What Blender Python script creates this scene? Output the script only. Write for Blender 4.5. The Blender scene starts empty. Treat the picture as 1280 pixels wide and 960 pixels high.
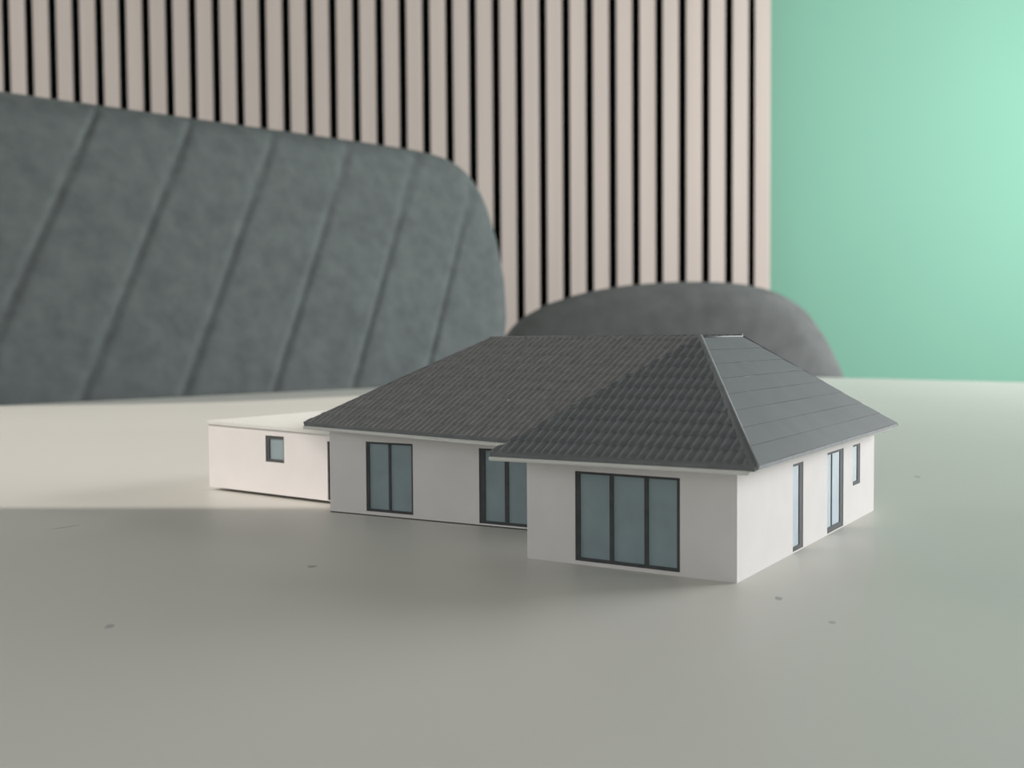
import bpy, bmesh, math, random
from mathutils import Vector, Matrix

C = bpy.context.scene.collection
S = bpy.context.scene
random.seed(3)
TOP = 0.74                       # height of the table top above the floor

# ------------------------------------------------------------------ camera
cam_d = bpy.data.cameras.new('camera')
cam = bpy.data.objects.new('camera', cam_d)
C.objects.link(cam)
cam_d.sensor_width = 36.0
cam_d.lens = 1404.6 / 1280 * 36.0
cam_d.clip_start = 0.01
_p, _r = -0.04358, -0.00696
_f = Vector((0, math.cos(_p), math.sin(_p)))
_x = Vector((1, 0, 0))
_u = _x.cross(_f)
_x2 = _x * math.cos(_r) + _u * math.sin(_r)
_u2 = -_x * math.sin(_r) + _u * math.cos(_r)
cam.matrix_world = Matrix(((_x2.x, _u2.x, -_f.x, 0), (_x2.y, _u2.y, -_f.y, 0),
                           (_x2.z, _u2.z, -_f.z, TOP + 0.0486), (0, 0, 0, 1)))
cam_d.dof.use_dof = True
cam_d.dof.focus_distance = 0.262
cam_d.dof.aperture_fstop = 26.0
S.camera = cam

# ------------------------------------------------------------------ world, sun, daylight
w = bpy.data.worlds.new('daylight')
S.world = w
w.use_nodes = True
w.node_tree.nodes['Background'].inputs[0].default_value = (0.80, 0.90, 1.0, 1)
w.node_tree.nodes['Background'].inputs[1].default_value = 0.5

sun_d = bpy.data.lights.new('sun', 'SUN')
sun = bpy.data.objects.new('sun', sun_d)
C.objects.link(sun)
sun_d.energy = 2.45
sun_d.color = (1.0, 0.90, 0.83)
sun_d.angle = math.radians(0.30)
SUN_DIR = Vector((1.0, -0.046, -0.75))          # the way the sunlight travels
sun.rotation_euler = SUN_DIR.to_track_quat('-Z', 'Y').to_euler()

def area(name, loc, aim, sx, sy, power, col):
    d = bpy.data.lights.new(name, 'AREA')
    d.shape = 'RECTANGLE'
    d.size, d.size_y = sx, sy
    d.energy = power
    d.color = col
    o = bpy.data.objects.new(name, d)
    C.objects.link(o)
    o.location = loc
    o.rotation_euler = Vector(aim).to_track_quat('-Z', 'Y').to_euler()
    return o

# daylight entering by the big window in the right wall
area('window_daylight', (1.36, 1.06, 1.14), (-1, 0, 0), 1.15, 0.78, 33.0, (0.97, 0.985, 1.0))
# unseen fill light, added behind the viewer to lift the front faces
area('rear_fill_light', (-0.70, -2.16, 1.40), (0, 1, 0), 1.9, 1.2, 5.5, (1.0, 0.97, 0.95))
# skylight entering by the left window, below its blind
area('left_window_daylight', (-1.66, 1.12, 1.29), (1, 0, 0), 1.4, 0.70, 9.0, (1.0, 0.985, 0.965))

S.view_settings.view_transform = 'Standard'
S.view_settings.look = 'None'
S.view_settings.gamma = 1.0
S.view_settings.use_curve_mapping = False
S.view_settings.exposure = 0.06

# ------------------------------------------------------------------ materials
def mat(name, col, rough=0.6, spec=0.5, noise=None, bump=None, wood=None, mix=None):
    """noise=(scale, amount) mottles the colour; bump=(scale, strength, distance); wood=(dark colour)"""
    m = bpy.data.materials.new(name)
    m.use_nodes = True
    nt = m.node_tree
    b = nt.nodes['Principled BSDF']
    b.inputs['Base Color'].default_value = (*col, 1)
    b.inputs['Roughness'].default_value = rough
    b.inputs['Specular IOR Level'].default_value = spec
    tc = nt.nodes.new('ShaderNodeTexCoord')
    if noise or wood:
        n = nt.nodes.new('ShaderNodeTexNoise')
        r = nt.nodes.new('ShaderNodeValToRGB')
        if wood:
            mp = nt.nodes.new('ShaderNodeMapping')
            mp.inputs['Scale'].default_value = (60, 60, 1.6)
            oi = nt.nodes.new('ShaderNodeObjectInfo')
            va = nt.nodes.new('ShaderNodeVectorMath')
            nt.links.new(tc.outputs['Object'], va.inputs[0])
            nt.links.new(oi.outputs['Location'], va.inputs[1])
            nt.links.new(va.outputs[0], mp.inputs['Vector'])
            nt.links.new(mp.outputs[0], n.inputs['Vector'])
            n.inputs['Scale'].default_value = 1.0
            n.inputs['Detail'].default_value = 5
            r.color_ramp.elements[0].color = (*wood, 1)
            r.color_ramp.elements[1].color = (*col, 1)
            r.color_ramp.elements[0].position = 0.3
            r.color_ramp.elements[1].position = 0.68
        else:
            nt.links.new(tc.outputs['Object'], n.inputs['Vector'])
            n.inputs['Scale'].default_value = noise[0]
            n.inputs['Detail'].default_value = 4
            a = noise[1]
            c2 = mix or col
            r.color_ramp.elements[0].color = (*[c * (1 - a) for c in c2], 1)
            r.color_ramp.elements[1].color = (*[min(1, c * (1 + a)) for c in col], 1)
            r.color_ramp.elements[0].position = 0.3
            r.color_ramp.elements[1].position = 0.7
        nt.links.new(n.outputs['Fac'], r.inputs[0])
        nt.links.new(r.outputs[0], b.inputs['Base Color'])
    if bump:
        n2 = nt.nodes.new('ShaderNodeTexNoise')
        nt.links.new(tc.outputs['Object'], n2.inputs['Vector'])
        n2.inputs['Scale'].default_value = bump[0]
        n2.inputs['Detail'].default_value = 3
        bn = nt.nodes.new('ShaderNodeBump')
        bn.inputs['Strength'].default_value = bump[1]
        bn.inputs['Distance'].default_value = bump[2]
        nt.links.new(n2.outputs['Fac'], bn.inputs['Height'])
        nt.links.new(bn.outputs[0], b.inputs['Normal'])
    return m

M = {}
M['table'] = mat('white_laminate', (0.63, 0.62, 0.57), 0.45, 0.55, noise=(9, 0.02), bump=(2500, 0.10, 0.0001))
M['table_edge'] = mat('table_edge_band', (0.66, 0.65, 0.62), 0.45)
M['mark'] = mat('table_mark', (0.42, 0.42, 0.40), 0.7)
M['metal'] = mat('painted_steel', (0.55, 0.55, 0.55), 0.35)
M['dark_metal'] = mat('dark_steel', (0.03, 0.03, 0.032), 0.45)
M['green'] = mat('green_wall_paint', (0.195, 0.405, 0.30), 0.75, 0.25, noise=(3, 0.015), bump=(900, 0.06, 0.0004))
M['plaster'] = mat('white_wall_paint', (0.78, 0.77, 0.74), 0.8, 0.25, noise=(2, 0.02))
M['grey_plaster'] = mat('grey_wall_paint', (0.36, 0.345, 0.33), 0.8, 0.25, noise=(2, 0.02))
M['ceiling'] = mat('ceiling_paint', (0.50, 0.50, 0.48), 0.85, 0.2, noise=(2, 0.02))
M['floor'] = mat('grey_floor_carpet', (0.20, 0.20, 0.20), 0.9, 0.2, noise=(160, 0.25))
M['oak'] = mat('pale_oak_veneer', (0.58, 0.505, 0.45), 0.6, 0.3, wood=(0.53, 0.46, 0.41))
M['slat_side'] = mat('black_slat_side', (0.012, 0.011, 0.012), 0.8, 0.2)
M['felt'] = mat('black_felt', (0.006, 0.006, 0.008), 0.95, 0.1, noise=(400, 0.3))
M['fabric'] = mat('grey_green_fabric', (0.100, 0.114, 0.111), 0.92, 0.2, noise=(60, 0.12), mix=(0.094, 0.107, 0.105), bump=(900, 0.25, 0.0012))
M['fabric_dark'] = mat('grey_fabric', (0.120, 0.125, 0.122), 0.92, 0.2, noise=(50, 0.12), bump=(900, 0.25, 0.0012))
M['print_white'] = mat('white_print_plaster', (0.80, 0.77, 0.75), 0.75, 0.3, noise=(130, 0.02), bump=(1800, 0.2, 0.00012))
M['fascia'] = mat('eave_white', (0.72, 0.72, 0.68), 0.7, 0.3, noise=(300, 0.03), bump=(2500, 0.2, 0.0001))
M['roof'] = mat('printed_roof_grey', (0.165, 0.178, 0.180), 0.62, 0.4, noise=(350, 0.14), bump=(3500, 0.25, 0.0001))
M['roof_warm_lit'] = mat('roof_warm_grey_lit', (0.225, 0.222, 0.218), 0.62, 0.4, noise=(350, 0.12), bump=(3500, 0.25, 0.0001))  # roof grey lightened and warmed: the main face's brighter light in its colour
M['course'] = mat('course_grey_dimmed', (0.105, 0.115, 0.120), 0.6, 0.4, noise=(120, 0.08), bump=(3500, 0.15, 0.0001))  # roof grey darkened to offset the strong light on the right face
M['cap'] = mat('printed_cap_grey', (0.17, 0.18, 0.18), 0.6, 0.4, noise=(350, 0.1))
M['frame'] = mat('printed_frame_grey', (0.075, 0.078, 0.080), 0.7, 0.3, noise=(400, 0.15))
M['pane'] = mat('printed_pane_blue_grey', (0.275, 0.35, 0.375), 0.38, 0.5, noise=(150, 0.08))
M['pane_light'] = mat('printed_pane_light_blue', (0.40, 0.50, 0.55), 0.45, 0.5, noise=(150, 0.05))
M['slot'] = mat('dark_slot', (0.012, 0.012, 0.012), 0.9, 0.1)
M['fleck'] = mat('white_fleck', (0.85, 0.85, 0.83), 0.6)
M['blind'] = mat('blind_cloth', (0.35, 0.34, 0.32), 0.9, 0.1, noise=(300, 0.05))

# ------------------------------------------------------------------ helpers
def obj(name, bm, m, parent=None, smooth=False, mats=None):
    me = bpy.data.meshes.new(name)
    bm.normal_update()
    bm.to_mesh(me)
    bm.free()
    for k in (mats or [m]):
        me.materials.append(k)
    if smooth:
        for p in me.polygons:
            p.use_smooth = True
    o = bpy.data.objects.new(name, me)
    C.objects.link(o)
    if parent:
        o.parent = parent
    return o

def empty(name, loc=(0, 0, 0), rz=0.0):
    o = bpy.data.objects.new(name, None)
    o.empty_display_size = 0.05
    C.objects.link(o)
    o.location = loc
    o.rotation_euler = (0, 0, rz)
    return o

def tag(o, label=None, cat=None, group=None, kind=None):
    for k, v in (('label', label), ('category', cat), ('group', group), ('kind', kind)):
        if v:
            o[k] = v
    return o

def box(bm, x0, x1, y0, y1, z0, z1, bev=0.0):
    vs = [bm.verts.new((x, y, z)) for z in (z0, z1) for y in (y0, y1) for x in (x0, x1)]
    fs = [bm.faces.new([vs[i] for i in q]) for q in
          ((0, 2, 3, 1), (4, 5, 7, 6), (0, 1, 5, 4), (1, 3, 7, 5), (3, 2, 6, 7), (2, 0, 4, 6))]
    if bev:
        es = list({e for f in fs for e in f.edges})
        bmesh.ops.bevel(bm, geom=es, offset=bev, segments=2, affect='EDGES', profile=0.6)
    return bm

def boxo(name, dims, m, parent=None, bev=0.0):
    return obj(name, box(bmesh.new(), *dims, bev=bev), m, parent)

def prism(bm, pts, z0, z1):
    """solid over a plan polygon; z0, z1 numbers or one per point"""
    n = len(pts)
    za = z0 if hasattr(z0, '__len__') else [z0] * n
    zb = z1 if hasattr(z1, '__len__') else [z1] * n
    a = [bm.verts.new((p[0], p[1], za[i])) for i, p in enumerate(pts)]
    b = [bm.verts.new((p[0], p[1], zb[i])) for i, p in enumerate(pts)]
    bm.faces.new(b)
    bm.faces.new(a[::-1])
    for i in range(n):
        j = (i + 1) % n
        bm.faces.new((a[i], a[j], b[j], b[i]))
    return bm

def tube(bm, p, q, r, n=10, r2=None):
    p, q = Vector(p), Vector(q)
    d = (q - p).normalized()
    s = d.cross(Vector((0, 0, 1)))
    if s.length < 1e-4:
        s = Vector((1, 0, 0))
    s.normalize()
    t = s.cross(d)
    r2 = r if r2 is None else r2
    A, B = [], []
    for i in range(n):
        a = 2 * math.pi * i / n
        v = s * math.cos(a) + t * math.sin(a)
        A.append(bm.verts.new(p + v * r))
        B.append(bm.verts.new(q + v * r2))
    for i in range(n):
        j = (i + 1) % n
        bm.faces.new((A[i], A[j], B[j], B[i]))
    bm.faces.new(A[::-1])
    bm.faces.new(B)
    return bm

# ------------------------------------------------------------------ the room
XL, XR, YB, YF, ZC = -1.70, 1.40, 1.96, -2.20, 2.60
def struct(name, bm, m, label=None):
    o = obj(name, bm, m)
    return tag(o, label, None, None, 'structure')

struct('floor', box(bmesh.new(), XL - .1, XR + .1, YF - .1, YB + .1, -0.1, 0), M['floor'], 'grey floor below the white table')
struct('ceiling', box(bmesh.new(), XL - .1, XR + .1, YF - .1, YB + .1, ZC, ZC + .1), M['ceiling'], 'white ceiling of the room')
struct('wall_back', box(bmesh.new(), XL - .1, XR + .1, YB, YB + .1, 0, ZC), M['green'], 'mint green painted wall behind the chairs')
bm = bmesh.new()
for a in ((XL - .1, -1.70, 0, ZC), (.30, XR + .1, 0, ZC), (-1.70, .30, 0, .76), (-1.70, .30, 2.04, ZC)):  # opening added to go with the rear fill light
    box(bm, a[0], a[1], YF - .1, YF, a[2], a[3])
struct('wall_front', bm, M['grey_plaster'], 'grey wall behind the viewer with an opening added for the fill light')

def side_wall(name, x0, x1, y0, y1, z0, z1, label):
    bm = bmesh.new()
    box(bm, x0, x1, YF, y0, 0, ZC)
    box(bm, x0, x1, y1, YB, 0, ZC)
    box(bm, x0, x1, y0, y1, 0, z0)
    box(bm, x0, x1, y0, y1, z1, ZC)
    return struct(name, bm, M['plaster'], label)

# left window: its near jamb throws the straight shadow edge over the table
JAMB = 0.3145 + 0.046 * (-XL)
side_wall('wall_left', XL - .1, XL, JAMB, 1.86, 0.92, 2.25, 'white wall with a window on the left')
side_wall('wall_right', XR, XR + .1, 0.44, 1.68, 0.72, 1.58, 'white wall with a wide window on the right')

def window(name, x0, x1, y0, y1, z0, z1, label, bars):
    bm = bmesh.new()
    t = 0.045
    box(bm, x0, x1, y0, y1, z0, z0 + t)
    box(bm, x0, x1, y0, y1, z1 - t, z1)
    box(bm, x0, x1, y0, y0 + t, z0 + t, z1 - t)
    box(bm, x0, x1, y1 - t, y1, z0 + t, z1 - t)
    for y in bars:
        box(bm, x0, x1, y - t / 2, y + t / 2, z0 + t, z1 - t)
    return struct(name, bm, M['plaster'], label)
window('window_1', XR + .03, XR + .09, 0.44, 1.68, 0.72, 1.58, 'wide white framed window in the right wall', (1.06,))
window('window_2', XL - .09, XL - .03, JAMB - .045, 1.86, 0.875, 2.25, 'white framed window in the left wall', (1.10,))

bl = empty('added_blind', (XL + 0.03, (JAMB + 1.86) / 2, 2.25))  # unseen blind, added to keep the sun off the model roof
tag(bl, 'added grey blind over the left window, half lowered to block the sun', 'blind')
_h = (1.86 - JAMB) / 2 + .04
boxo('blind_cloth', (-.002, .002, -_h, _h, -(2.25 - 1.985), 0), M['blind'], bl)
boxo('blind_bar', (-.008, .008, -_h, _h, -(2.25 - 1.975), -(2.25 - 1.990)), M['metal'], bl)
obj('blind_roller', tube(bmesh.new(), (0, -_h, .02), (0, _h, .02), .022, 16), M['metal'], bl, True)

# pale oak slats on black felt
PITCH, SX0, YS = 0.03957, -0.85435, 1.93
sp = empty('slat_panel', (0, YB, 0))
tag(sp, 'pale oak slatted acoustic panel on black felt beside the green wall', 'wall panel')
kmin = int((XL + .03 - SX0) / PITCH)
xl_edge = SX0 + PITCH * kmin + .0065
x_end = 0.4432
boxo('felt_backing', (xl_edge, x_end - .001, -.009, 0, 0.0, ZC), M['felt'], sp)
slat_bm = box(bmesh.new(), -.01345, .01345, -.030, -.009, 0.0, ZC, bev=.0008)
slat_bm.normal_update()
for f in slat_bm.faces:
    f.material_index = 0 if f.normal.y < -.6 else 1
first = None
for k in range(kmin, 33):
    xc = SX0 + PITCH * (k + 0.5)
    if k == 32:
        xc = x_end - .01345
    if first is None:
        first = obj('slat', slat_bm, None, sp, mats=[M['oak'], M['slat_side']])
        o = first
    else:
        o = first.copy()
        C.objects.link(o)
    o.location = (xc, 0, random.uniform(-.001, .001))

# ------------------------------------------------------------------ table
def rounded_square(half, r, seg=14):
    pts = []
    for cx, cy, a0 in ((1, 1, 0), (-1, 1, 90), (-1, -1, 180), (1, -1, 270)):
        for i in range(seg + 1):
            a = math.radians(a0 + 90 * i / seg)
            pts.append((cx * (half - r) + r * math.cos(a), cy * (half - r) + r * math.sin(a)))
    return pts

HALF = 0.65
tb_rot = math.radians(44.2)
far = Vector((0.186, 1.371))
dirn = Vector((-math.sin(0.0), -1.0))
ctr = far + Vector((0.0, -1.0)) * HALF * math.sqrt(2)
tbl = empty('table', (ctr.x, ctr.y, 0), tb_rot)
tag(tbl, 'white square table with rounded corners under the model house', 'table')
bm = prism(bmesh.new(), rounded_square(HALF, 0.22), TOP - .022, TOP)
es = [e for e in bm.edges if abs(e.verts[0].co.z - e.verts[1].co.z) < 1e-6]
bmesh.ops.bevel(bm, geom=es, offset=.0025, segments=3, affect='EDGES', profile=.5)
obj('tabletop', bm, M['table'], tbl)
bm = bmesh.new()
tube(bm, (0, 0, .03), (0, 0, TOP - .022), .045, 24)
obj('pedestal', bm, M['dark_metal'], tbl, True)
obj('base_plate', prism(bmesh.new(), rounded_square(.20, .05), 0, .03), M['dark_metal'], tbl)
# small marks and dust on the top
inv = Matrix.Rotation(-tb_rot, 3, 'Z')
for x, y, a, b_, ang in ((-0.1151, 0.2873, .0040, .0004, 55), (-0.0681, 0.1875, .0008, .0014, 0), (-0.0426, 0.2358, .0010, .0011, 0),
                         (0.0486, 0.2042, .0007, .0014, 0), (0.0535, 0.1868, .0006, .0006, 30), (0.1362, 0.3763, .0008, .0018, 0)):
    bm = bmesh.new()
    n = 10
    ca, sa = math.cos(math.radians(ang)), math.sin(math.radians(ang))
    pts = []
    for i in range(n):
        t = 2 * math.pi * i / n
        k = random.uniform(.8, 1.15)
        px, py = a * k * math.cos(t), b_ * k * math.sin(t)
        v = inv @ Vector((x - ctr.x + px * ca - py * sa, y - ctr.y + px * sa + py * ca, 0))
        pts.append((v.x, v.y))
    obj('table_mark', prism(bm, pts, TOP, TOP + .00004), M['mark'], tbl)

# ------------------------------------------------------------------ the model house (metres, its own axes)
HZ = TOP
house = empty('model_house', (0.04366, 0.21703, HZ), -0.55822)
tag(house, 'small white printed model house with dark grey hipped tile roof', 'model house')

A = Vector((-.04821, .00060)); B = Vector((-.00005, -.00010)); Cc = Vector((-.0002, .10413))
Mm = Vector((-.12874, .02836)); Nn = Vector((-.06622, .03028))
Am = Vector((-.0478, .0309))                   # where the main front wall meets the wing
Dm = Vector((-.1287, .1041))
WT = .0226                                      # wall top

def lerp(p, q, t):
    return p + (q - p) * t

class Wall:
    """a wall face from p to q (seen from outside p is on the left)"""
    def __init__(s, p, q):
        s.p, s.q = Vector(p), Vector(q)
        s.L = (s.q - s.p).length
        s.d = (s.q - s.p) / s.L
        s.n = Vector((s.d.y, -s.d.x))            # outward
    def at(s, u, z, out=0.0):
        v = s.p + s.d * u + s.n * out
        return Vector((v.x, v.y, z))
    def build(s, bm, z0, z1, ops, depth, foot=None):
        us = sorted({0.0, s.L, *[o[0] for o in ops], *[o[1] for o in ops]})
        zs = sorted({z0, z1, *[o[2] for o in ops], *[o[3] for o in ops]})
        def inside(u, z):
            return any(o[0] < u < o[1] and o[2] < z < o[3] for o in ops)
        def quad(a, b, c, d):
            bm.faces.new([bm.verts.new(v) for v in (a, b, c, d)])
        for i in range(len(us) - 1):
            for j in range(len(zs) - 1):
                u0, u1, a0, a1 = us[i], us[i + 1], zs[j], zs[j + 1]
                if not inside((u0 + u1) / 2, (a0 + a1) / 2):
                    quad(s.at(u0, a0), s.at(u1, a0), s.at(u1, a1), s.at(u0, a1))
        for u0, u1, a0, a1 in ops:
            D = -depth
            quad(s.at(u0, a0, D), s.at(u1, a0, D), s.at(u1, a1, D), s.at(u0, a1, D))
            quad(s.at(u0, a0), s.at(u0, a0, D), s.at(u0, a1, D), s.at(u0, a1))
            quad(s.at(u1, a0), s.at(u1, a1), s.at(u1, a1, D), s.at(u1, a0, D))
            quad(s.at(u0, a0), s.at(u1, a0), s.at(u1, a0, D), s.at(u0, a0, D))
            quad(s.at(u0, a1), s.at(u0, a1, D), s.at(u1, a1, D), s.at(u1, a1))
    def bar(s, bm, u0, u1, z0, z1, o0, o1):
        vs = [bm.verts.new(s.at(u, z, o)) for z in (z0, z1) for o in (o1, o0) for u in (u0, u1)]
        for q in ((0, 2, 3, 1), (4, 5, 7, 6), (0, 1, 5, 4), (1, 3, 7, 5), (3, 2, 6, 7), (2, 0, 4, 6)):
            bm.faces.new([vs[i] for i in q])

mm = .001
# (u0, u1, z0, z1) openings in millimetres along each wall
wf, wm, wr = Wall(A, B), Wall(Mm, Am), Wall(B, Cc)
OPF = [(12.0, 36.1, .75, 19.8)]
OPM = [(12.5, 28.0, 1.2, 20.1), (48.5, 71.0, .7, 19.9)]
OPR = [(34.3, 41.7, .25, 19.7), (60.4, 74.4, .25, 19.8), (82.9, 89.9, 9.2, 19.7)]
sc = lambda ops: [tuple(v * mm for v in o) for o in ops]
RD = .0007                                       # recess of the front windows
RDR = .0004                                      # deeper recess of the right side

def wall_part(name, wl, ops, depth, z0=0.0):
    bm = bmesh.new()
    wl.build(bm, z0, WT, sc(ops), depth)
    bmesh.ops.remove_doubles(bm, verts=bm.verts, dist=1e-6)
    return obj(name, bm, M['print_white'], house)
wall_part('outer_wall', wf, OPF, RD)
wall_part('outer_wall', wm, OPM, RD, .0003)
wall_part('outer_wall', wr, OPR, RDR)
for p, q in ((Vector((A.x, Am.y + .0005)), A), (Cc, Dm), (Dm, Mm)):
    wall_part('outer_wall', Wall(p, q), [], RD)

def window_part(wl, op, depth, jambs, mull, pane_mat, name='window_frame', top=.55, bot=.7):
    """frame with its panes, lying in the recess. jambs=(left, right) widths, mull=[(u0,u1)] in millimetres"""
    u0, u1, z0, z1 = [v * mm for v in op]
    jl, jr = jambs[0] * mm, jambs[1] * mm
    bm = bmesh.new()
    a, b = -depth + .00002, -depth + min(.0005, depth * .8)
    wl.bar(bm, u0, u0 + jl, z0, z1, a, b)
    wl.bar(bm, u1 - jr, u1, z0, z1, a, b)
    wl.bar(bm, u0 + jl, u1 - jr, z0, z0 + bot * mm, a, b)
    wl.bar(bm, u0 + jl, u1 - jr, z1 - top * mm, z1, a, b)
    edges = [u0 + jl]
    for m0, m1 in mull:
        wl.bar(bm, m0 * mm, m1 * mm, z0 + bot * mm, z1 - top * mm, a, b)
        edges += [m0 * mm, m1 * mm]
    edges.append(u1 - jr)
    fr = obj(name, bm, M['frame'], house)
    for i in range(0, len(edges), 2):
        bm = bmesh.new()
        wl.bar(bm, edges[i], edges[i + 1], z0 + bot * mm, z1 - top * mm, a, -depth + min(.00022, depth * .4))
        obj('pane', bm, pane_mat, fr)
    return fr
window_part(wf, OPF[0], RD, (1.1, .75), [(20.1, 21.0), (28.1, 29.0)], M['pane'])
window_part(wm, OPM[0], RD, (1.0, .6), [(19.9, 20.65)], M['pane'])
window_part(wm, OPM[1], RD, (1.7, .9), [(56.0, 57.1), (63.2, 64.2)], M['pane'])
window_part(wr, OPR[0], RDR, (.05, 2.6), [], M['pane_light'], bot=1.0)
window_part(wr, OPR[1], RDR, (.05, 3.0), [(64.3, 64.8)], M['pane_light'], bot=1.4)
window_part(wr, OPR[2], RDR, (.05, 2.4), [], M['pane_light'], bot=1.0)

# flat-roofed annex at the left end
SLp = Vector((-.19319, .04429)); SRp = Vector((-.1290, .03787))
wa = Wall(SLp, SRp)
OPA = [(27.5, 35.9, 10.7, 18.7)]
SLOT0 = 54.6
bm = bmesh.new()
ZA0, ZA1 = .0010, .0210
wa.build(bm, ZA0, ZA1, sc(OPA + [(SLOT0, 61.5, 1.25, 18.3)]), RD)
back = [Vector((-.1290, .098)), Vector((-.190, .103))]
Wall(SRp, back[0]).build(bm, ZA0, ZA1, [], RD)
Wall(back[0], back[1]).build(bm, ZA0, ZA1, [], RD)
Wall(back[1], SLp).build(bm, ZA0, ZA1, [], RD)
bmesh.ops.remove_doubles(bm, verts=bm.verts, dist=1e-6)
annex = obj('annex_wall', bm, M['print_white'], house)
bm = bmesh.new()
vs = [bm.verts.new((p.x, p.y, ZA0)) for p in (SLp, back[1], back[0], SRp)]
bm.faces.new(vs)
obj('annex_floor', bm, M['print_white'], house)
bm = bmesh.new()
o_ = .0005
prism(bm, [(SLp.x - o_, SLp.y - o_), (SRp.x, SRp.y - o_), (back[0].x, back[0].y + o_), (back[1].x - o_, back[1].y + o_)], [.0209, .0200, .0200, .0209], [.0221, .0214, .0214, .0221])
bmesh.ops.bevel(bm, geom=list(bm.edges), offset=.0002, segments=2, affect='EDGES')
obj('annex_roof', bm, M['fascia'], house)
window_part(wa, OPA[0], RD, (1.5, .5), [], M['pane'], bot=.9, top=.9)
bm = bmesh.new()
wa.bar(bm, SLOT0 * mm + 1e-5, .0614, .0013, .0182, -RD + .00002, -RD + .0003)
tag(obj('annex_slot', bm, M['slot'], house), 'black vertical slot at the end of the flat annex')

# ---- roof
ET = .0008                                       # thickness of the roof edge
E1 = Vector((-.0518, -.0085, .02293)); E2 = Vector((.00584, -.0064, .02293)); E3 = Vector((.00506, .10818, .02293))
E4 = Vector((-.1356, .0257, .0239)); E5 = Vector((-.1352, .1130, .0236))
ME = Vector((-.0661, .0204, .0227))
R1 = Vector((-.024, .03914, .0478)); R2 = Vector((-.024, .06702, .04785)); R3 = Vector((-.10185, .0693, .04765))
V = ME + (E4 - ME) * (-(.0143) / (.0695)) ; V = Vector((-.0518, V.y, V.z))
up = Vector((0, 0, ET))
bm = bmesh.new()
def fan(bm, *pts):
    vs = [bm.verts.new(p) for p in pts]
    for i in range(1, len(vs) - 1):
        bm.faces.new((vs[0], vs[i], vs[i + 1]))
fan(bm, E1 + up, E2 + up, R1)                    # front hip
fan(bm, E2 + up, E3 + up, R2, R1)                # right face
fan(bm, V + up, E1 + up, R1, R2)                 # left face of the wing
MR = R2 + (E4 - ME) * 0
Vin = Vector((-.024, V.y, V.z))
fan(bm, R2, R3, E4 + up, V + up)                 # main front face
fan(bm, E5 + up, E4 + up, R3)                    # left hip
fan(bm, E3 + up, E5 + up, R3, R2)                # back
ring = [E1, E2, E3, E5, E4, V]
for i in range(6):
    p, q = ring[i], ring[(i + 1) % 6]
    fan(bm, p, q, q + up, p + up)
bmesh.ops.remove_doubles(bm, verts=bm.verts, dist=1e-6)
bmesh.ops.recalc_face_normals(bm, faces=bm.faces)
roof = obj('roof', bm, M['roof'], house)
tag(roof, 'dark grey hipped roof covered in small tiles')

# white eave board under the roof
def eave_pts(d, dr):
    return [(E1.x - d, E1.y - d), (E2.x + dr, E2.y - d), (E3.x + dr, E3.y + dr), (E5.x - d, E5.y + d), (E4.x - d, E4.y - d), (E1.x - d, V.y - d)]
zt = [p.z - .00002 for p in (E1, E2, E3, E5, E4, V)]
bm = prism(bmesh.new(), eave_pts(.0003, -.0012), [z - .0009 for z in zt], zt)
bmesh.ops.bevel(bm, geom=[e for e in bm.edges], offset=.00035, segments=3, affect='EDGES', profile=.5)
obj('eave_board', bm, M['fascia'], house)

# ---- roof tiles
TW, TL = .00196, .0047
def tile_mesh(w_, l_, h, lift, t=.00022):
    """one pantile in its own plane: x across, y up the slope, z out of the roof"""
    bm = bmesh.new()
    n = 6
    rows = []
    for y, zl in ((0.0, lift), (l_ * 1.06, 0.00005)):
        r = []
        for i in range(n + 1):
            x = w_ * i / n
            ph = i / n
            z = h * (0.5 - 0.5 * math.cos(2 * math.pi * ph)) + zl
            r.append(bm.verts.new((x, y, z)))
        rows.append(r)
    lip = [bm.verts.new((v.co.x, v.co.y, min(0.0, v.co.z - t) - .00004)) for v in rows[0]]
    for i in range(n):
        bm.faces.new((rows[0][i], rows[0][i + 1], rows[1][i + 1], rows[1][i]))
        bm.faces.new((lip[i], lip[i + 1], rows[0][i + 1], rows[0][i]))
    return bm

class Face:
    """a roof plane with its axes: x along the eave, y up the slope, z outwards"""
    def __init__(s, a, b, top):
        s.o = Vector(a)
        s.x = (Vector(b) - s.o).normalized()
        n = s.x.cross(Vector(top) - s.o).normalized()
        s.z = n
        s.y = n.cross(s.x)
        s.m = Matrix(((s.x.x, s.y.x, s.z.x, s.o.x), (s.x.y, s.y.y, s.z.y, s.o.y), (s.x.z, s.y.z, s.z.z, s.o.z), (0, 0, 0, 1)))
        s.mi = s.m.inverted()
    def uv(s, p):
        q = s.mi @ Vector(p)
        return Vector((q.x, q.y))

def inside_all(poly, pts, eps=1e-9):
    for i in range(len(poly)):
        a, b = poly[i], poly[(i + 1) % len(poly)]
        for p in pts:
            if (b.x - a.x) * (p.y - a.y) - (b.y - a.y) * (p.x - a.x) < -eps:
                return False
    return True

def clip_poly(poly, sub):
    """does sub overlap poly: Sutherland-Hodgman area"""
    out = list(sub)
    for i in range(len(poly)):
        a, b = poly[i], poly[(i + 1) % len(poly)]
        def sd(p):
            return (b.x - a.x) * (p.y - a.y) - (b.y - a.y) * (p.x - a.x)
        nw = []
        for k in range(len(out)):
            p, q = out[k], out[(k + 1) % len(out)]
            dp, dq = sd(p), sd(q)
            if dp >= 0:
                nw.append(p)
            if (dp >= 0) != (dq >= 0):
                nw.append(p + (q - p) * (dp / (dp - dq)))
        out = nw
        if not out:
            return 0.0
    return abs(sum(out[k].x * out[(k + 1) % len(out)].y - out[(k + 1) % len(out)].x * out[k].y for k in range(len(out)))) / 2

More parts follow.
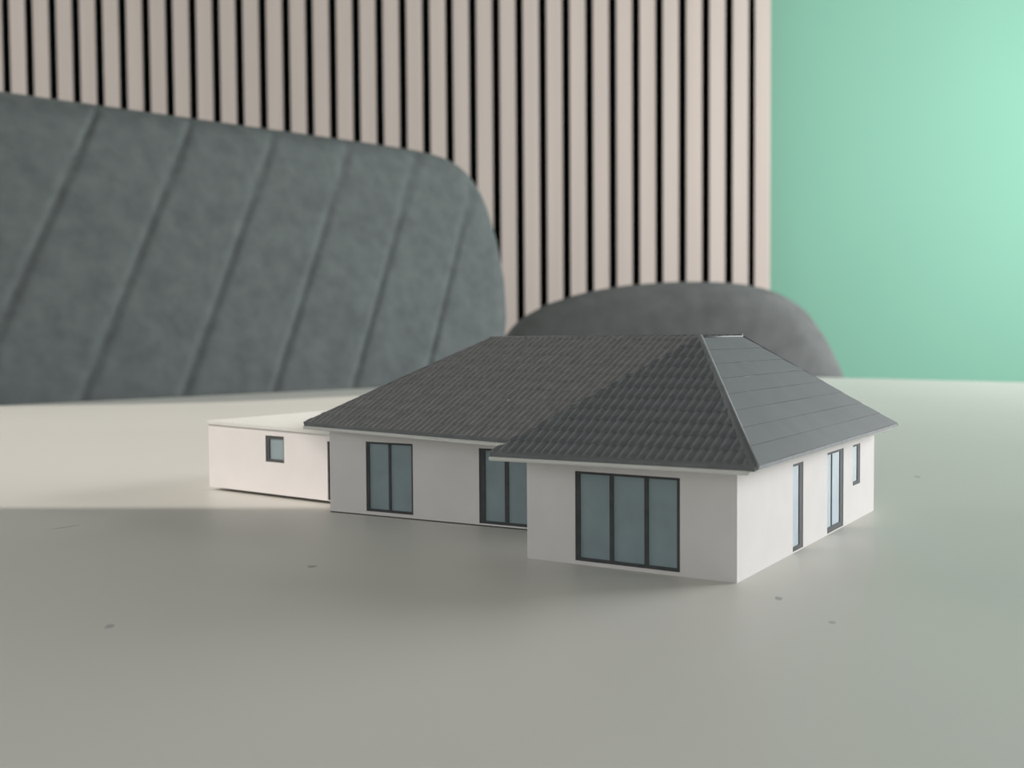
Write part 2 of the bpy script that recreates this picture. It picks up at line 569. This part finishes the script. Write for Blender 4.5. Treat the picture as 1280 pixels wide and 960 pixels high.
def bisect_to(bm, poly):
    for i in range(len(poly)):
        a, b = poly[i], poly[(i + 1) % len(poly)]
        if abs(b.y - a.y) < 1e-7 and i == 0:
            continue
        d = b - a
        n = Vector((d.y, -d.x, 0))
        bmesh.ops.bisect_plane(bm, geom=bm.verts[:] + bm.edges[:] + bm.faces[:], dist=1e-8,
                               plane_co=(a.x, a.y, 0), plane_no=n, clear_outer=True)

def tiles(face, poly3, tw, tl, h, lift, single):
    poly = [face.uv(p) for p in poly3]
    ymax = max(p.y for p in poly)
    x0, x1 = min(p.x for p in poly), max(p.x for p in poly)
    base = None
    joined = bmesh.new()
    nr = int(math.ceil(ymax / tl))
    for r in range(nr):
        y = r * tl
        k0 = int(math.floor(x0 / tw))
        for k in range(k0, int(math.ceil(x1 / tw)) + 1):
            x = k * tw
            quad = [Vector((x, y)), Vector((x + tw, y)), Vector((x + tw, y + tl)), Vector((x, y + tl))]
            ar = clip_poly(poly, quad)
            if ar < 0.06 * tw * tl:
                continue
            big = [Vector((x, y)), Vector((x + tw, y)), Vector((x + tw, y + tl * 1.06)), Vector((x, y + tl * 1.06))]
            full = inside_all(poly, big)
            jit = random.uniform(-.00004, .00004)
            if single and full:
                if base is None:
                    base = obj('roof_tile', tile_mesh(tw, tl, h, lift), M['roof'], roof, True)
                    o = base
                else:
                    o = base.copy()
                    C.objects.link(o)
                o.matrix_local = face.m @ Matrix.Translation((x, y, jit + .00003))
            else:
                b2 = tile_mesh(tw, tl, h, lift)
                bmesh.ops.translate(b2, verts=b2.verts, vec=(x, y, jit + .00003))
                if not full:
                    bisect_to(b2, poly)
                if not b2.faces:
                    b2.free()
                    continue
                bmesh.ops.transform(b2, matrix=face.m, verts=b2.verts)
                if single:
                    obj('roof_tile', b2, M['roof'], roof, True)
                else:
                    me = bpy.data.meshes.new('tmp')
                    b2.to_mesh(me)
                    b2.free()
                    joined.from_mesh(me)
                    bpy.data.meshes.remove(me)
    if not single:
        o = obj('roof_tile_field', joined, M['roof_warm_lit'], roof, True)
        o['kind'] = 'stuff'
    else:
        joined.free()

ff = Face(E1 + up, E2 + up, R1)
tiles(ff, [E1 + up, E2 + up, R1], TW, TL, .00038, .00034, True)
# main front face, running on below the wing as far as its middle
mdir = (ME - E4).normalized()
MEx = E4 + mdir * ((-.026 - E4.x) / mdir.x)
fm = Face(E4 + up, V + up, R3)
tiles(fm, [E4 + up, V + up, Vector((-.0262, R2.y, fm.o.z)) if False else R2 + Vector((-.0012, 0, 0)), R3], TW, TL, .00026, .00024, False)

# right face: broad courses running parallel to the eave
NC = 8
for i in range(NC):
    t0, t1 = i / NC, (i + 1) / NC
    a0, b0 = lerp(E2 + up, R1, t0), lerp(E3 + up, R2, t0)
    a1, b1 = lerp(E2 + up, R1, t1), lerp(E3 + up, R2, t1)
    n = (b0 - a0).cross(a1 - a0).normalized()
    lo, hi = n * .00018, n * .00006
    bm = bmesh.new()
    N = 24
    prev = None
    for k in range(N + 1):
        t = k / N
        wv = n * (.00003 * math.sin(t * 9 + i))
        col = [bm.verts.new(lerp(a0, b0, t) - n * .00004), bm.verts.new(lerp(a0, b0, t) + lo + wv), bm.verts.new(lerp(a1, b1, t) + hi)]
        if prev:
            for j in range(2):
                bm.faces.new((prev[j], col[j], col[j + 1], prev[j + 1]))
        prev = col
    obj('roof_course', bm, M['course'], roof)

def cap(name, p, q, r, taper=1.0):
    bm = tube(bmesh.new(), p, q, r, 12, r * taper)
    return obj(name, bm, M['cap'], roof, True)
cap('hip_cap', E2 + up * .9 + Vector((-.0004, .0003, 0)), R1 + up * .1, .00108, .62)
cap('hip_cap', E3 + up * .6, R2, .00030)
cap('hip_cap', E4 + up * .8, R3 + up * .2, .00045)
cap('hip_cap', E1 + up * .6, R1, .00022)
cap('ridge_cap', R1, R2, .00028)
cap('ridge_cap', R2 + up * .3, R3 + up * .3, .0004)
for p in (lerp(lerp(E4, V, .62), lerp(R3, R2, .62), .30), lerp(lerp(E4, V, .02), lerp(R3, R2, .02), .30)):
    bm = bmesh.new()
    bmesh.ops.create_icosphere(bm, subdivisions=1, radius=.00022)
    bmesh.ops.translate(bm, verts=bm.verts, vec=p + fm.z * .0008 + up)
    tag(obj('paint_fleck', bm, M['fleck'], roof), 'white speck on the grey roof')

# ------------------------------------------------------------------ chairs
def padded_back(name, ext_r, ext_l, rows, thick, r, bend, seams, m, parent, mat_local, cols=150, cut=(.0055, .007)):
    """a padded back: ext_l/ext_r give the outline in each row; pillowed rim, sewn seams"""
    def interp(tab, v):
        for i in range(len(tab) - 1):
            (v0, u0), (v1, u1) = tab[i], tab[i + 1]
            if v0 <= v <= v1:
                t = (v - v0) / (v1 - v0)
                return u0 + (u1 - u0) * t
        return tab[-1][1] if v > tab[-1][0] else tab[0][1]
    outline = [Vector((interp(ext_r, v), v)) for v in rows] + [Vector((interp(ext_l, v), v)) for v in reversed(rows)]
    def edge(p):
        best = 9
        n = len(outline)
        for i in range(n):
            a, b = outline[i], outline[(i + 1) % n]
            d = b - a
            L = d.length_squared
            t = 0 if L < 1e-12 else max(0, min(1, (p - a).dot(d) / L))
            best = min(best, (p - a - d * t).length)
        return best
    bm = bmesh.new()
    grid = {}
    nr = len(rows)
    for side in (1, -1):
        for j, v in enumerate(rows):
            l_, r_ = interp(ext_l, v), interp(ext_r, v)
            for i in range(cols + 1):
                s = i / cols
                s = 0.5 - 0.5 * math.cos(math.pi * s) if False else s
                if s < .08: s = .08 * (s / .08) ** 1.5
                if s > .92: s = 1 - .08 * ((1 - s) / .08) ** 1.5
                u = l_ + (r_ - l_) * s
                rim = i in (0, cols) or j in (0, nr - 1)
                if rim:
                    if side == -1:
                        continue
                    h = 0.0
                else:
                    e = min(1.0, edge(Vector((u, v))) / r)
                    h = thick / 2 * math.sqrt(max(0, 1 - (1 - e) ** 2))
                    if side == 1 and seams:
                        d = seams(u, v)
                        h -= cut[0] * math.exp(-(d / cut[1]) ** 2) * e
                y = -h * side + bend(u, v)
                grid[(side, i, j)] = bm.verts.new((u, y, v))
    for side in (1, -1):
        for j in range(nr - 1):
            for i in range(cols):
                ks = [(i, j), (i + 1, j), (i + 1, j + 1), (i, j + 1)]
                q = [grid.get((side, *k)) or grid[(1, *k)] for k in ks]
                if side == -1:
                    q = q[::-1]
                bm.faces.new(q)
    o = obj(name, bm, m, parent, True)
    o.matrix_local = mat_local
    return o

def chair_base(root, w_, d_, zs, m, y0):
    """seat and four legs below the table top, in the chair's own axes (front is -y)"""
    bm = prism(bmesh.new(), [(x * w_ / 2 / .5 * .5, y0 - d_ / 2 + y * d_ / 2 / .5 * .5) for x, y in rounded_square(1, .25, 6)], zs - .09, zs)
    bmesh.ops.bevel(bm, geom=[e for e in bm.edges if abs(e.verts[0].co.z - e.verts[1].co.z) < 1e-6], offset=.025, segments=3, affect='EDGES')
    obj('seat', bm, m, root, True)
    for sx in (-1, 1):
        for sy in (0, 1):
            bm = bmesh.new()
            yy = y0 - .06 - sy * (d_ - .12)
            tube(bm, (sx * (w_ / 2 - .08), yy, zs - .08), (sx * (w_ / 2 - .03), yy + (.04 if sy == 0 else -.04), 0), .016, 12, .010)
            obj('leg', bm, M['dark_metal'], root, True)

# left chair: wide quilted back along the far left side of the table
tx = Vector((.72097, .69297, 0)); nb = Vector((-.69297, .72097, 0))
tilt = math.radians(15)
vup = Vector((nb.x * math.sin(tilt), nb.y * math.sin(tilt), math.cos(tilt)))
nrm = vup.cross(tx).normalized() * -1
p0 = Vector((-.4369, .89028, TOP))
UC = .325
base0 = p0 + tx * UC + nb * .0
ch = empty('upholstered_chair', (base0.x, base0.y, 0), math.atan2(tx.y, tx.x))
tag(ch, 'grey green upholstered chair with wide diagonally quilted back, left of the model', 'chair')
# back axes in chair space: x along, y backwards, z up the recline
mloc = Matrix.Translation((-UC, 0, TOP)) @ Matrix.Rotation(-tilt, 4, 'X')
ER = [(-.30, .545), (-.12, .566), (-.04, .578), (.0075, .5834), (.065, .6056), (.114, .6142), (.1635, .6137), (.190, .610), (.211, .6061), (.228, .5990), (.2435, .5885),
      (.2545, .575), (.2628, .5558), (.2668, .530), (.2684, .498), (.2690, .44)]
EL = [(v, 2 * UC - u - .17) for v, u in ER]
rows = [-.30, -.294, -.28] + [-.26 + .0105 * i for i in range(24)] + [-.012 + .006 * i for i in range(33)] + [.187, .196, .205, .213, .220, .227, .233, .239, .2445, .249, .2535, .2572, .2602, .2628, .2648, .2662, .2674, .2683, .2690]
def seam_left(u, v):
    d = 9.0
    for k in range(-4, 6):
        c = .0916 * k - .0020            # foot of each seam at the table's height
        d = min(d, abs((u - .535 * v) - c) * .88)
    return d
padded_back('backrest', ER, EL, rows, .055, .034, lambda u, v: 0.0, seam_left, M['fabric'], ch, mloc, 340, (.0038, .0032))
chair_base(ch, .56, .44, .44, M['fabric'], -.04)

# right chair: lower rounded back near the far corner of the table
ch2 = empty('upholstered_chair', (.215, 1.52, 0), 0.0)
tag(ch2, 'darker grey chair with low rounded back, right behind the model roof', 'chair')
U0 = .015
ER2 = [(-.28, .262), (-.06, .262), (-.0114, .2560), (.0069, .2470), (.0392, .2300), (.077, .2010), (.090, .182), (.101, .1610), (.1085, .135), (.1135, .1050), (.1155, .07), (.1160, .05)]
EL2 = [(-.28, -.226), (-.06, -.226), (.0, -.222), (.0476, -.2090), (.0689, -.1890), (.087, -.1560), (.1007, -.1130), (.1080, -.075), (.1125, -.040), (.1150, .0), (.1160, .022)]
rows2 = [-.28, -.275, -.265] + [-.25 + .0135 * i for i in range(22)] + [.045, .055, .064, .072, .080, .087, .0935, .099, .1035, .1072, .110, .1123, .114, .1152, .1160]
def bend2(u, v):
    return .9 * max(0.0, u - .06) ** 2 + .25 * (u - .03) ** 2 - .025
padded_back('backrest', ER2, EL2, rows2, .055, .040, bend2, None, M['fabric_dark'], ch2,
            Matrix.Translation((-.015, 0, TOP)) @ Matrix.Rotation(-.10, 4, 'X'), 80)
chair_base(ch2, .44, .46, .46, M['fabric_dark'], .30)
